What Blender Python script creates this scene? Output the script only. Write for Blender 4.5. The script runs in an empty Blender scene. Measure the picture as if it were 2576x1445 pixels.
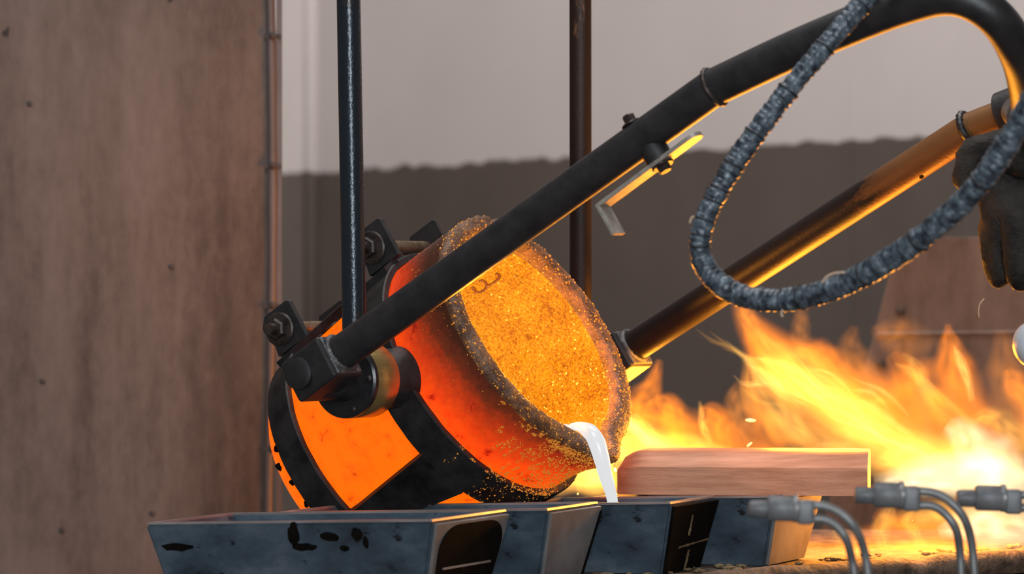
import bpy, bmesh, math, random
from mathutils import Vector, Matrix, noise
from mathutils.bvhtree import BVHTree
random.seed(7)
R = math.radians
S = bpy.context.scene
C = S.collection

# ---------------------------------------------------------------- camera, world, lights, exposure
F = 10000.0                       # focal length in pixels of the 2576 x 1445 frame
ZC = 1.20                         # eye height
cam = bpy.data.cameras.new('camera')
cam.sensor_width = 36.0; cam.lens = 36.0 * F / 2576.0
cam.clip_start = 0.05; cam.clip_end = 60
cam.dof.use_dof = True; cam.dof.focus_distance = 4.86; cam.dof.aperture_fstop = 6.3
co = bpy.data.objects.new('camera', cam); C.objects.link(co)
co.location = (0, 0, ZC); co.rotation_euler = (R(90), 0, 0)
S.camera = co
S.view_settings.view_transform = 'Standard'; S.view_settings.look = 'None'
S.view_settings.gamma = 1.0; S.view_settings.use_curve_mapping = False
S.view_settings.exposure = 0.0
S.cycles.max_bounces = 6; S.cycles.diffuse_bounces = 3; S.cycles.glossy_bounces = 3; S.cycles.volume_bounces = 0
w = bpy.data.worlds.new('foundry_air'); S.world = w; w.use_nodes = True
w.node_tree.nodes['Background'].inputs[0].default_value = (0.95, 0.90, 0.88, 1)
w.node_tree.nodes['Background'].inputs[1].default_value = 0.11

def area(name, loc, target, size, size_y, power, col):
    l = bpy.data.lights.new(name, 'AREA'); l.shape = 'RECTANGLE'; l.size = size; l.size_y = size_y
    l.energy = power; l.color = col
    o = bpy.data.objects.new(name, l); C.objects.link(o); o.location = loc
    o.rotation_euler = (Vector(target) - Vector(loc)).to_track_quat('-Z', 'Y').to_euler()
    return o
area('hall_window_light', (0.55, -1.6, 2.1), (0.0, 5.6, 1.2), 1.5, 2.2, 210, (0.84, 0.93, 1.0))
area('added_wall_light', (0.2, 6.4, 5.4), (0.5, 10.0, 1.2), 3.0, 1.2, 235, (1.0, 0.93, 0.90))  # added lamp, no fitting behind it; brightens the back wall
area('roof_light_over_table', (-0.6, 3.4, 4.4), (0.1, 5.2, 1.0), 1.4, 1.0, 55, (0.88, 0.94, 1.0))
def flame_light(loc, power, rad, col=(1.0, 0.35, 0.025)):
    l = bpy.data.lights.new('flame_glow', 'POINT'); l.energy = power; l.color = col; l.shadow_soft_size = rad
    o = bpy.data.objects.new('flame_glow', l); C.objects.link(o); o.location = loc

# ---------------------------------------------------------------- frames and pixel helpers
def pix(px, py, d):
    return Vector(((px - 1288) * d / F, d, ZC - (py - 722.5) * d / F))
def on_plane(px, py, p0, nrm):
    r = pix(px, py, 1.0) - Vector((0, 0, ZC)); o = Vector((0, 0, ZC))
    return o + r * ((p0 - o).dot(nrm) / r.dot(nrm))
AZ, EL = R(32.44), R(32.16)
N = Vector((math.cos(EL) * math.cos(AZ), -math.cos(EL) * math.sin(AZ), math.sin(EL)))   # crucible axis, out of its mouth
T = N.cross(Vector((0, 0, 1))).normalized()                                             # trunnion axis, towards the viewer
E_ = T.cross(N)                                                                         # up across the mouth
RIM = pix(1356, 837, 4.95)
OFF = 0.117
P = RIM - N * OFF                                                                       # trunnion centre
FR = Matrix((( T.x, N.x, E_.x, P.x), (T.y, N.y, E_.y, P.y), (T.z, N.z, E_.z, P.z), (0, 0, 0, 1)))
FRI = FR.inverted()
def loc(v): return FRI @ v
ZT = ZC - 0.350                    # table top
ZM = ZC - 0.263                    # mould tops

# ---------------------------------------------------------------- materials
def nt(name):
    m = bpy.data.materials.new(name); m.use_nodes = True
    t = m.node_tree; b = t.nodes['Principled BSDF']
    return m, t, b
def nd(t, typ, **kw):
    n = t.nodes.new(typ)
    for k, v in kw.items():
        if k.startswith('i_'):
            key = k[2:]; key = int(key) if key.isdigit() else key.replace('_', ' ')
            n.inputs[key].default_value = v
        else: setattr(n, k, v)
    return n
def ramp(t, stops, interp='LINEAR'):
    n = t.nodes.new('ShaderNodeValToRGB'); cr = n.color_ramp; cr.interpolation = interp
    while len(cr.elements) < len(stops): cr.elements.new(0.5)
    for e, (p, c) in zip(cr.elements, stops):
        e.position = p; e.color = (c[0], c[1], c[2], 1) if not isinstance(c, (int, float)) else (c, c, c, 1)
    return n
def math_(t, op, a, b=None, clamp=False):
    n = t.nodes.new('ShaderNodeMath'); n.operation = op; n.use_clamp = clamp
    for i, v in enumerate((a, b)):
        if v is None: continue
        if isinstance(v, (int, float)): n.inputs[i].default_value = v
        else: t.links.new(v, n.inputs[i])
    return n.outputs[0]
def coords(t, scale=(1, 1, 1), rot=(0, 0, 0), obj=True):
    tc = t.nodes.new('ShaderNodeTexCoord'); mp = t.nodes.new('ShaderNodeMapping')
    mp.inputs['Scale'].default_value = scale; mp.inputs['Rotation'].default_value = rot
    t.links.new(tc.outputs['Object'], mp.inputs[0]); return mp.outputs[0]
def noise_tex(t, vec, scale, detail=4, rough=0.55):
    n = nd(t, 'ShaderNodeTexNoise'); n.inputs['Scale'].default_value = scale
    n.inputs['Detail'].default_value = detail; n.inputs['Roughness'].default_value = rough
    t.links.new(vec, n.inputs['Vector']); return n.outputs['Fac']
def bump(t, b, h, strength, dist=0.002):
    n = t.nodes.new('ShaderNodeBump'); n.inputs['Strength'].default_value = strength
    n.inputs['Distance'].default_value = dist
    t.links.new(h, n.inputs['Height']); t.links.new(n.outputs[0], b.inputs['Normal'])
def simple(name, c1, c2, rough=0.5, metal=0.0, scale=30, stretch=(1, 1, 1), bstr=0.3, bdist=0.001, lo=0.35, hi=0.65, bscale=None, spec=0.5):
    m, t, b = nt(name); v = coords(t, stretch)
    f = noise_tex(t, v, scale, 6, 0.6); r = ramp(t, [(lo, c1), (hi, c2)])
    t.links.new(f, r.inputs[0]); t.links.new(r.outputs[0], b.inputs['Base Color'])
    b.inputs['Roughness'].default_value = rough; b.inputs['Metallic'].default_value = metal
    b.inputs['Specular IOR Level'].default_value = spec
    if bstr: bump(t, b, noise_tex(t, v, bscale or scale * 3, 5, 0.6), bstr, bdist)
    return m
M = {}
M['black_steel'] = simple('black_steel', (.010, .009, .010), (.024, .020, .020), .46, .0, 40, bstr=.35, spec=.6)
M['scale_steel'] = simple('scale_steel', (.007, .006, .006), (.030, .026, .026), .55, .0, 26, bstr=.6, bdist=.002, spec=.3)
M['grey_weld'] = simple('grey_weld', (.05, .05, .055), (.20, .19, .18), .45, .5, 120, bstr=.7, bdist=.002)
M['edge_steel'] = simple('edge_steel', (.10, .085, .075), (.30, .27, .25), .45, .4, 80, bstr=.5)
M['bolt_steel'] = simple('bolt_steel', (.020, .014, .012), (.065, .045, .036), .42, .3, 90, bstr=.3)
M['thread_steel'] = simple('thread_steel', (.22, .15, .09), (.40, .30, .20), .38, .8, 90, bstr=.2)
M['lever_steel'] = simple('lever_steel', (.30, .26, .22), (.46, .40, .34), .42, .35, 60, (1, 1, 1), bstr=.25)
M['brass'] = simple('brass_collar', (.38, .24, .08), (.58, .40, .15), .30, .8, 14, (1, 1, 6), bstr=.15)
M['hub_black'] = simple('hub_black', (.010, .010, .011), (.018, .017, .017), .30, 0, 60, bstr=.15)
M['glove'] = simple('leather_glove', (.006, .004, .003), (.034, .025, .019), .72, 0, 22, bstr=.9, bdist=.006, spec=.3)
M['sleeve'] = simple('silvered_sleeve', (.30, .29, .30), (.62, .60, .60), .45, .3, 18, bstr=.9, bdist=.006)
M['white_enamel'] = simple('white_enamel', (.52, .53, .56), (.60, .60, .62), .35, 0, 20, bstr=0)
M['tube_grey'] = simple('tube_grey', (.14, .135, .13), (.22, .21, .20), .38, .2, 30, bstr=.1)
M['coupling'] = simple('coupling_grey', (.10, .098, .10), (.20, .195, .195), .5, .1, 40, bstr=.3)
M['copper'] = simple('copper_slab', (.42, .165, .080), (.62, .28, .155), .5, .15, 9, (1, 9, 14), bstr=.5, bdist=.0008, bscale=60)
M['grate'] = simple('table_crust', (.05, .035, .025), (.22, .15, .10), .75, 0, 45, bstr=1.0, bdist=.006)
M['floor'] = simple('concrete_floor', (.10, .09, .085), (.17, .155, .145), .85, 0, 8, bstr=.4)
M['fibre'] = simple('frayed_fibre', (.45, .30, .20), (.60, .42, .28), .8, 0, 50, bstr=0)

def hose_mat():
    m, t, b = nt('taped_hose'); v = coords(t)
    f = noise_tex(t, v, 90, 5, .7); r = ramp(t, [(.38, (.015, .019, .026)), (.55, (.085, .105, .125)), (.70, (.30, .34, .37))])
    t.links.new(f, r.inputs[0]); t.links.new(r.outputs[0], b.inputs['Base Color'])
    b.inputs['Roughness'].default_value = .27; bump(t, b, noise_tex(t, v, 200, 4), .5, .002); return m
M['hose'] = hose_mat()
M['hose_gap'] = simple('hose_gap', (.006, .006, .008), (.02, .02, .024), .5, 0, 60, bstr=.2)

def rod_mat(name, base1, base2, rustamt, rough):
    m, t, b = nt(name); v = coords(t, (1, 1, .25))
    f = noise_tex(t, v, 45, 6, .65)
    r = ramp(t, [(rustamt, base1), (rustamt + .12, base2)])
    t.links.new(f, r.inputs[0]); t.links.new(r.outputs[0], b.inputs['Base Color'])
    b.inputs['Roughness'].default_value = rough; b.inputs['Metallic'].default_value = .35
    bump(t, b, noise_tex(t, coords(t), 220, 3), .55, .001); return m
M['rod_front'] = rod_mat('blued_rod', (.022, .028, .036), (.060, .038, .022), .58, .24)
M['rod_rear'] = rod_mat('rusty_rod', (.022, .011, .007), (.20, .10, .05), .60, .55)

def rear_pipe_mat():                      # black scale low down, bare brown steel further up, ragged between
    m, t, b = nt('flaking_pipe'); v = coords(t)
    sx = nd(t, 'ShaderNodeSeparateXYZ'); t.links.new(v, sx.inputs[0])
    f = noise_tex(t, coords(t, (1.6, .7, 1.6)), 14, 5, .6)
    k = math_(t, 'ADD', math_(t, 'MULTIPLY', math_(t, 'SUBTRACT', sx.outputs[1], .44), 3.2), f)
    r = ramp(t, [(.44, (.014, .008, .006)), (.50, (.10, .040, .012)), (.60, (.15, .060, .018)), (1., (.22, .095, .028))])
    t.links.new(k, r.inputs[0]); t.links.new(r.outputs[0], b.inputs['Base Color'])
    b.inputs['Roughness'].default_value = .45; b.inputs['Metallic'].default_value = .25
    bump(t, b, noise_tex(t, v, 260, 4), .4, .001); return m
M['rear_pipe'] = rear_pipe_mat()

def wall_mat():
    m, t, b = nt('two_tone_wall_paint')
    g = nd(t, 'ShaderNodeNewGeometry'); sx = nd(t, 'ShaderNodeSeparateXYZ'); t.links.new(g.outputs['Position'], sx.inputs[0])
    mp = nd(t, 'ShaderNodeMapping'); mp.inputs['Scale'].default_value = (1, 1, .6); t.links.new(g.outputs['Position'], mp.inputs[0])
    n1 = noise_tex(t, mp.outputs[0], 19, 5, .62); n2 = noise_tex(t, mp.outputs[0], 3, 4, .6)
    edge = math_(t, 'ADD', math_(t, 'MULTIPLY', sx.outputs[0], .0308), ZC + .321)
    k = math_(t, 'SUBTRACT', sx.outputs[2], edge)
    k = math_(t, 'ADD', k, math_(t, 'MULTIPLY', math_(t, 'SUBTRACT', n1, .5), .042))
    k = math_(t, 'MULTIPLY', math_(t, 'ADD', k, .002), 170, True)
    lo = ramp(t, [(.3, (.082, .062, .051)), (.7, (.105, .081, .068))]); hi = ramp(t, [(.3, (.50, .455, .435)), (.7, (.545, .495, .475))])
    t.links.new(n2, lo.inputs[0]); t.links.new(n2, hi.inputs[0])
    mx = nd(t, 'ShaderNodeMix', data_type='RGBA'); t.links.new(k, mx.inputs['Factor'])
    t.links.new(lo.outputs[0], mx.inputs[6]); t.links.new(hi.outputs[0], mx.inputs[7])
    t.links.new(mx.outputs[2], b.inputs['Base Color']); b.inputs['Roughness'].default_value = .7
    bump(t, b, noise_tex(t, mp.outputs[0], 60, 3), .15, .002); return m
M['wall'] = wall_mat()

def sheet_mat(name, warm=1.0):
    m, t, b = nt(name)
    v1 = coords(t, (1, 1, .13)); v2 = coords(t, (1, 1, .5)); v3 = coords(t, (1, 1, .8))
    a = noise_tex(t, v1, 7.5, 6, .62); c = noise_tex(t, v2, 55, 5, .7); d = noise_tex(t, v3, 2.2, 3, .5)
    k = math_(t, 'ADD', math_(t, 'MULTIPLY', a, .62), math_(t, 'ADD', math_(t, 'MULTIPLY', c, .22), math_(t, 'MULTIPLY', d, .22)))
    r = ramp(t, [(.38, (.055, .034, .026)), (.46, (.098, .065, .051)), (.55, (.155, .109, .088)), (.66, (.205, .150, .127))])
    t.links.new(k, r.inputs[0])
    sp = noise_tex(t, v3, 24, 2, .4); sr = ramp(t, [(.235, .25), (.265, 1.0)]); t.links.new(sp, sr.inputs[0])
    mx = nd(t, 'ShaderNodeMix', data_type='RGBA', blend_type='MULTIPLY'); mx.inputs['Factor'].default_value = 1
    t.links.new(r.outputs[0], mx.inputs[6]); t.links.new(sr.outputs[0], mx.inputs[7])
    t.links.new(mx.outputs[2], b.inputs['Base Color']); b.inputs['Roughness'].default_value = .75
    bump(t, b, c, .25, .002); return m
M['sheet'] = sheet_mat('rusted_sheet')
M['sheet_edge'] = simple('sheet_edging', (.10, .075, .07), (.18, .14, .135), .5, .2, 9, (1, 1, .3), bstr=.2)
M['rivet'] = simple('rivet_dark', (.05, .035, .03), (.09, .065, .055), .6, .2, 50, bstr=0)

def mould_mat():
    m, t, b = nt('blued_mould_iron'); v = coords(t, (1, 1, 1.6))
    a = noise_tex(t, v, 9, 6, .65); c = noise_tex(t, v, 38, 4, .6)
    r = ramp(t, [(.34, (.022, .033, .044)), (.5, (.050, .074, .098)), (.66, (.105, .132, .160))]); t.links.new(a, r.inputs[0])
    sr = ramp(t, [(.30, (.12, .10, .10)), (.37, (1, 1, 1))]); t.links.new(c, sr.inputs[0])
    mx = nd(t, 'ShaderNodeMix', data_type='RGBA', blend_type='MULTIPLY'); mx.inputs['Factor'].default_value = 1
    t.links.new(r.outputs[0], mx.inputs[6]); t.links.new(sr.outputs[0], mx.inputs[7])
    t.links.new(mx.outputs[2], b.inputs['Base Color']); b.inputs['Roughness'].default_value = .48
    b.inputs['Metallic'].default_value = .1; bump(t, b, c, .3, .001); return m
M['mould'] = mould_mat()
M['mould_end'] = simple('bare_mould_end', (.11, .095, .09), (.25, .235, .23), .55, .1, 12, bstr=.4)
M['mould_top'] = simple('pale_mould_top', (.15, .12, .11), (.30, .25, .24), .32, .3, 10, (1, 1, 1), bstr=.25)
M['soot'] = simple('soot_shade_black', (.0030, .0026, .0022), (.007, .0055, .0045), .9, 0, 40, bstr=.5, spec=.05)  # soot, and also the painted dark of the recess, gap and holes
M['rust_ridge'] = simple('rust_ridge', (.07, .045, .02), (.22, .15, .07), .7, 0, 60, bstr=.4)

def glow(name, kind):
    m, t, b = nt(name); v = coords(t); sx = nd(t, 'ShaderNodeSeparateXYZ'); t.links.new(v, sx.inputs[0])
    x, y, z = sx.outputs
    n1 = noise_tex(t, v, 16, 5, .6); n2 = noise_tex(t, v, 120, 4, .65); n3 = noise_tex(t, v, 45, 4, .6)
    if kind == 'shell':
        # heat: hottest where the melt stands (low down, behind the upper band), cooling towards the rim
        yy = math_(t, 'SUBTRACT', .085, y)                               # >0 towards the base
        k = math_(t, 'MULTIPLY', yy, 6.4)
        k = math_(t, 'ADD', k, math_(t, 'MULTIPLY', z, -.8))
        k = math_(t, 'ADD', k, math_(t, 'MULTIPLY', math_(t, 'SUBTRACT', n1, .5), .22))
        k = math_(t, 'ADD', k, math_(t, 'MULTIPLY', math_(t, 'SUBTRACT', n2, .5), .20))
        k = math_(t, 'ADD', k, .15)
        r = ramp(t, [(0.0, (.030, .008, .003)), (.15, (.11, .016, .004)), (.33, (.46, .032, .003)), (.55, (.92, .062, .002)), (.80, (1.0, .118, .001)), (1.0, (1.0, .145, .001))])
        t.links.new(k, r.inputs[0]); col = r.outputs[0]; strength = 1.15
        sp = ramp(t, [(.29, (.50, .20, .2)), (.37, (.97, .80, 1)), (.55, (1, 1, 1))]); t.links.new(n3, sp.inputs[0])
        b.inputs['Base Color'].default_value = (.016, .007, .005, 1); b.inputs['Specular IOR Level'].default_value = .25; b.inputs['Roughness'].default_value = .42; bs, bd = .35, .0015
    elif kind == 'lining':
        n4 = noise_tex(t, v, 330, 3, .6); k = math_(t, 'ADD', math_(t, 'MULTIPLY', n4, .64), math_(t, 'ADD', math_(t, 'MULTIPLY', n2, .12), math_(t, 'MULTIPLY', n1, .32)))
        r = ramp(t, [(.37, (.16, .030, .001)), (.46, (.66, .140, .001)), (.55, (.90, .270, .002)), (.68, (1.0, .46, .015))])
        t.links.new(k, r.inputs[0]); col = r.outputs[0]; strength = 1.0
        sp = ramp(t, [(.28, (.5, .35, .3)), (.36, (1, 1, 1))]); t.links.new(n3, sp.inputs[0])
        b.inputs['Base Color'].default_value = (.014, .006, .002, 1); b.inputs['Specular IOR Level'].default_value = .2; b.inputs['Roughness'].default_value = .45; bs, bd = 1.0, .003
    else:                                                                  # crust on the rim
        k = math_(t, 'ADD', math_(t, 'MULTIPLY', n2, .6), math_(t, 'MULTIPLY', n1, .4))
        r = ramp(t, [(.40, (.012, .003, .001)), (.55, (.05, .016, .004)), (.70, (.22, .09, .02))])
        t.links.new(k, r.inputs[0]); col = r.outputs[0]; strength = .9
        sp = ramp(t, [(.2, (1, 1, 1)), (.3, (1, 1, 1))]); t.links.new(n3, sp.inputs[0])
        cr = ramp(t, [(.4, (.050, .022, .012)), (.68, (.18, .095, .055))]); t.links.new(n3, cr.inputs[0]); t.links.new(cr.outputs[0], b.inputs['Base Color'])
        b.inputs['Roughness'].default_value = .5; bs, bd = 1.0, .004
    mx = nd(t, 'ShaderNodeMix', data_type='RGBA', blend_type='MULTIPLY'); mx.inputs['Factor'].default_value = 1
    t.links.new(col, mx.inputs[6]); t.links.new(sp.outputs[0], mx.inputs[7])
    t.links.new(mx.outputs[2], b.inputs['Emission Color']); b.inputs['Emission Strength'].default_value = strength
    bump(t, b, n2, bs, bd); return m
M['shell'] = glow('glowing_shell', 'shell'); M['lining'] = glow('glowing_lining', 'lining'); M['crust'] = glow('rim_crust', 'crust')
def emit(name, col, st, base=(.3, .3, .3)):
    m, t, b = nt(name); b.inputs['Base Color'].default_value = (*base, 1)
    b.inputs['Emission Color'].default_value = (*col, 1); b.inputs['Emission Strength'].default_value = st
    b.inputs['Roughness'].default_value = .3; return m
M['melt'] = emit('white_hot_melt', (.97, .98, 1.0), .74, (.05, .05, .05))
M['bead'] = emit('cooling_beads', (1.0, .34, .02), .30, (.52, .22, .05)); M['bead'].node_tree.nodes['Principled BSDF'].inputs['Metallic'].default_value = .6
M['bead_hot'] = emit('glowing_beads', (1.0, .45, .04), .75, (.5, .3, .1))
M['mark'] = emit('dark_mark', (.30, .05, .002), .5, (.05, .02, .01))
M['ember'] = emit('ember', (1, .7, .2), 1.5)
def flame_mat(name, col, st):
    m = bpy.data.materials.new(name); m.use_nodes = True; t = m.node_tree
    t.nodes.remove(t.nodes['Principled BSDF']); e = t.nodes.new('ShaderNodeEmission')
    e.inputs[0].default_value = (*col, 1); e.inputs[1].default_value = st
    t.links.new(e.outputs[0], t.nodes['Material Output'].inputs['Volume']); return m

# ---------------------------------------------------------------- mesh helpers
def link(name, me, mat, parent=None, smooth=True):
    o = bpy.data.objects.new(name, me); C.objects.link(o)
    if mat is not None and not me.materials: me.materials.append(M[mat] if isinstance(mat, str) else mat)
    if parent is not None: o.parent = parent
    if smooth:
        for p in me.polygons: p.use_smooth = True
    return o
def obj(name, bm, mat, parent=None, smooth=False):
    bmesh.ops.recalc_face_normals(bm, faces=bm.faces)
    me = bpy.data.meshes.new(name); bm.to_mesh(me); bm.free()
    return link(name, me, mat, parent, smooth)
def smooth_angle(o, ang=40):
    me = o.data
    for p in me.polygons: p.use_smooth = True
    me.set_sharp_from_angle(angle=R(ang)); return o
def box(bm, c, size, ax=None, bevel=0.0, seg=1):
    ax = ax or Matrix.Identity(3)
    g = bmesh.ops.create_cube(bm, size=1.0); vs = g['verts']
    for v in vs: v.co = Vector(c) + ax @ Vector((v.co.x * size[0], v.co.y * size[1], v.co.z * size[2]))
    if bevel:
        es = list({e for v in vs for e in v.link_edges})
        bmesh.ops.bevel(bm, geom=es, offset=bevel, segments=seg, affect='EDGES', profile=.5)
def frame_along(d):
    d = d.normalized(); a = Vector((0, 0, 1)) if abs(d.z) < .95 else Vector((1, 0, 0))
    s = d.cross(a).normalized(); return s, s.cross(d).normalized()
def sweep(bm, pts, rad, seg=24, cap=True, fn=None):
    rings = []; pu = None
    for i, p in enumerate(pts):
        d = (pts[min(i + 1, len(pts) - 1)] - pts[max(i - 1, 0)]).normalized()
        if pu is None: s, u = frame_along(d)
        else: u = (pu - d * pu.dot(d)).normalized(); s = d.cross(u)
        pu = u; r = rad[i] if isinstance(rad, (list, tuple)) else rad; ring = []
        for k in range(seg):
            a = 2 * math.pi * k / seg; rr = r * (fn(i, a) if fn else 1)
            ring.append(bm.verts.new(p + (s * math.cos(a) + u * math.sin(a)) * rr))
        rings.append(ring)
    for a, b in zip(rings, rings[1:]):
        for k in range(seg): bm.faces.new((a[k], a[(k + 1) % seg], b[(k + 1) % seg], b[k]))
    if cap: bm.faces.new(rings[0][::-1]); bm.faces.new(rings[-1])
    return rings
def catmull(pts, n=8):
    out = []; q = [pts[0] * 2 - pts[1]] + list(pts) + [pts[-1] * 2 - pts[-2]]
    for i in range(1, len(q) - 2):
        a, b, c, d = q[i - 1:i + 3]
        for k in range(n):
            t = k / n
            out.append(.5 * ((2 * b) + (c - a) * t + (2 * a - 5 * b + 4 * c - d) * t * t + (3 * b - a - 3 * c + d) * t ** 3))
    out.append(q[-2]); return out
def lathe(bm, prof, origin, axis, seg=32, up=None):
    ax = axis.normalized()
    if up is None: s, u = frame_along(ax)
    else: u = up.normalized(); s = ax.cross(u)
    rings = []
    for (h, r) in prof:
        c = origin + ax * h
        if r < 1e-6: rings.append([bm.verts.new(c)])
        else: rings.append([bm.verts.new(c + (s * math.cos(2 * math.pi * k / seg) + u * math.sin(2 * math.pi * k / seg)) * r) for k in range(seg)])
    for a, b in zip(rings, rings[1:]):
        for k in range(seg):
            k2 = (k + 1) % seg
            if len(a) == 1 and len(b) == 1: continue
            if len(a) == 1: bm.faces.new((a[0], b[k2], b[k]))
            elif len(b) == 1: bm.faces.new((a[k], a[k2], b[0]))
            else: bm.faces.new((a[k], a[k2], b[k2], b[k]))
    return rings
def prism(bm, poly, normal, thick, bevel=0):
    n = normal.normalized() * thick * .5
    a = [bm.verts.new(p - n) for p in poly]; b = [bm.verts.new(p + n) for p in poly]
    fs = [bm.faces.new(a[::-1]), bm.faces.new(b)]
    L = len(poly)
    for i in range(L): fs.append(bm.faces.new((a[i], a[(i + 1) % L], b[(i + 1) % L], b[i])))
    if bevel:
        es = list({e for f in fs for e in f.edges}); bmesh.ops.bevel(bm, geom=es, offset=bevel, segments=2, affect='EDGES', profile=.5)
def thing(name, label, cat, at, group=None, mat=None):
    o = bpy.data.objects.new(name, None); C.objects.link(o); o.empty_display_size = .05
    if mat is not None: o.matrix_world = mat
    else: o.location = at
    o['label'] = label; o['category'] = cat
    if group: o['group'] = group
    return o
def tag(o, label, cat, group=None, kind=None):
    o['label'] = label; o['category'] = cat
    if group: o['group'] = group
    if kind: o['kind'] = kind
    return o
def bolt(parent, c, axis, r, h, mat='bolt_steel', washer=True, name='bolt', shank=0.0, up=None):
    bm = bmesh.new()
    if washer: lathe(bm, [(0, 0), (0, r * 1.55), (r * .18, r * 1.6), (r * .3, r * 1.45), (r * .3, 0)], c, axis, 28)
    rr = lathe(bm, [(r * .25, 0), (r * .25, r * .98), (h * .85, r * 1.0), (h, r * .82), (h, 0)], c, axis, 6, up)
    if shank: lathe(bm, [(h, 0), (h, r * .55), (h + shank, r * .55), (h + shank, 0)], c, axis, 18)
    return smooth_angle(obj(name, bm, mat, parent), 30)
X3, Y3, Z3 = Vector((1, 0, 0)), Vector((0, 1, 0)), Vector((0, 0, 1))

# ================================================================ the setting
def struct(name, bm, mat, smooth=False):
    o = obj(name, bm, mat, None, smooth); o['kind'] = 'structure'; return o
cor = pix(792, 435, 10.6); far = pix(2576, 330, 9.1); cor.z = far.z = 0; wd = (far - cor).normalized()
wn = Vector((wd.y, -wd.x, 0))
bm = bmesh.new(); c0 = cor; c1 = cor + wd * 5.5
mid = (c0 + c1) / 2; ax = Matrix((wd, -wn, Z3)).transposed()
box(bm, (mid.x - wn.x * .06, mid.y - wn.y * .06, 1.6), ((c1 - c0).length, .12, 3.2), ax); struct('wall_back', bm, 'wall')
ld = (Vector((-1, -.30, 0))).normalized(); ln = Vector((-ld.y, ld.x, 0))
ln = ln if ln.y < 0 else -ln
bm = bmesh.new(); mid = cor + ld * 2.5; ax = Matrix((ld, ln, Z3)).transposed()
box(bm, (mid.x - ln.x * .06, mid.y - ln.y * .06, 1.6), (5.0, .12, 3.2), ax); struct('wall_left', bm, 'wall')
bm = bmesh.new(); lathe(bm, [(0, 0), (0, .019), (3.2, .019), (3.2, 0)], cor + ld * .006 + wd * .0 + Vector((-.004, -.004, 0)), Z3, 20)
struct('trim_1', bm, 'wall', True)
sj = on_plane(2142, 300, cor, wn); bm = bmesh.new(); box(bm, (sj.x + wn.x * .0005, sj.y + wn.y * .0005, 1.6), (.008, .004, 3.2), Matrix((wd, -wn, Z3)).transposed()); struct('trim_2', bm, 'wall')
bm = bmesh.new(); box(bm, (0, 5.0, -.05), (12, 15, .1)); struct('floor', bm, 'floor')

# rusted sheet screen on the left
SD = 5.9
xe = pix(692, 0, SD).x
scr = thing('heat_screen', 'tall rusty brown sheet-steel screen standing beside the crucible', 'screen', (xe - .8, SD, 0))
bm = bmesh.new(); box(bm, (0, 0, 1.2), (1.59, .006, 2.4)); obj('sheet', bm, 'sheet', scr)
bm = bmesh.new(); pts = [Vector((.795 + .0035 * math.sin(z * 5.2 + .9) - .002 , -.004, z)) for z in [i * .05 for i in range(49)]]
sweep(bm, pts, .0075, 14, fn=lambda i, a: 1.0 + .10 * math.sin(i * 1.7)); obj('edge_bead', bm, 'sheet_edge', scr, True)
bm = bmesh.new(); box(bm, (.806, .002, 1.2), (.008, .010, 2.4)); obj('edge_strip', bm, 'sheet_edge', scr)
for py in (92, 418, 770, 1130):
    z = pix(0, py, SD).z; bm = bmesh.new()
    lathe(bm, [(0, .006), (.004, .005), (.006, .0), ], Vector((.797, -.011, z)), -Y3, 14); box(bm, (.797, -.008, z), (.026, .004, .006)); obj('rivet', bm, 'rivet', scr)
for px, py in ((75, 262), (432, 672), (384, 1292), (108, 960), (157, 1335)):
    q = pix(px, py, SD); bm = bmesh.new(); lathe(bm, [(0, .0045), (.002, .004), (.003, 0)], Vector((q.x - xe + .8, -.003, q.z)), -Y3, 12); obj('bolt_head', bm, 'rivet', scr)

# brown board leaning at the right, far side of the flames
bp = [pix(2262, 600, 6.55), pix(2700, 592, 6.55), pix(2740, 1500, 6.55), pix(2070, 1500, 6.55)]
brd = thing('shield_board', 'brown steel shield plate with slanted edge standing behind the flames', 'board', (pix(2400, 0, 6.55).x, 6.55, 0))
z0 = Vector(brd.location)
bp[2].z = bp[3].z = 0; bp[3].x = bp[0].x - .34
bm = bmesh.new(); prism(bm, [p - z0 for p in bp], Y3, .012, .001); obj('plate', bm, 'sheet', brd)
for px, py in ((2265, 782), (2215, 915)):
    bm = bmesh.new(); lathe(bm, [(0, .008), (.006, .0075), (.008, 0)], pix(px, py, 6.544) - z0, -Y3, 16); obj('bolt_head', bm, 'rivet', brd)
bm = bmesh.new(); a = pix(2206, 842, 6.538) - z0; b_ = pix(2720, 835, 6.538) - z0; sweep(bm, [a, b_], .004, 10); obj('seam_bead', bm, 'sheet', brd)

# ================================================================ casting table
tb = thing('casting_table', 'crusted steel casting table under the row of moulds', 'table', (0, 5.3, 0))
edge = [(.74, 5.30), (.50, 5.085), (.274, 4.87), (.10, 4.66), (.06, 4.40), (-.05, 4.30), (-.385, 4.40), (-.30, 4.96), (-.02, 4.97), (.09, 5.14), (.16, 5.75), (.74, 5.75)]
bm = bmesh.new(); prism(bm, [Vector((x, y - 5.3, ZT - .012)) for x, y in edge], Z3, .022, .003); obj('table_top', bm, 'grate', tb)
ep = catmull([Vector((x, y - 5.3, ZT - .012)) for x, y in edge[:6]], 12)
bm = bmesh.new(); random.seed(3)
sweep(bm, [p + Vector((0, 0, .004 * noise.noise(p * 22))) for p in ep], .016, 12, fn=lambda i, a: 1 + .28 * noise.noise(Vector((i * .5, a * 1.3, 0)))); obj('edge_crust', bm, 'grate', tb, True)
bm = bmesh.new(); sweep(bm, [p + Vector((.004, 0, -.042)) for p in ep], .013, 14); obj('apron_rail', bm, M['edge_steel'], tb, True)
bm = bmesh.new(); prism(bm, [Vector((x * .98, (y - 5.3) * .98 + .03, ZT - .075)) for x, y in edge], Z3, .10); obj('apron', bm, 'scale_steel', tb)
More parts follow.
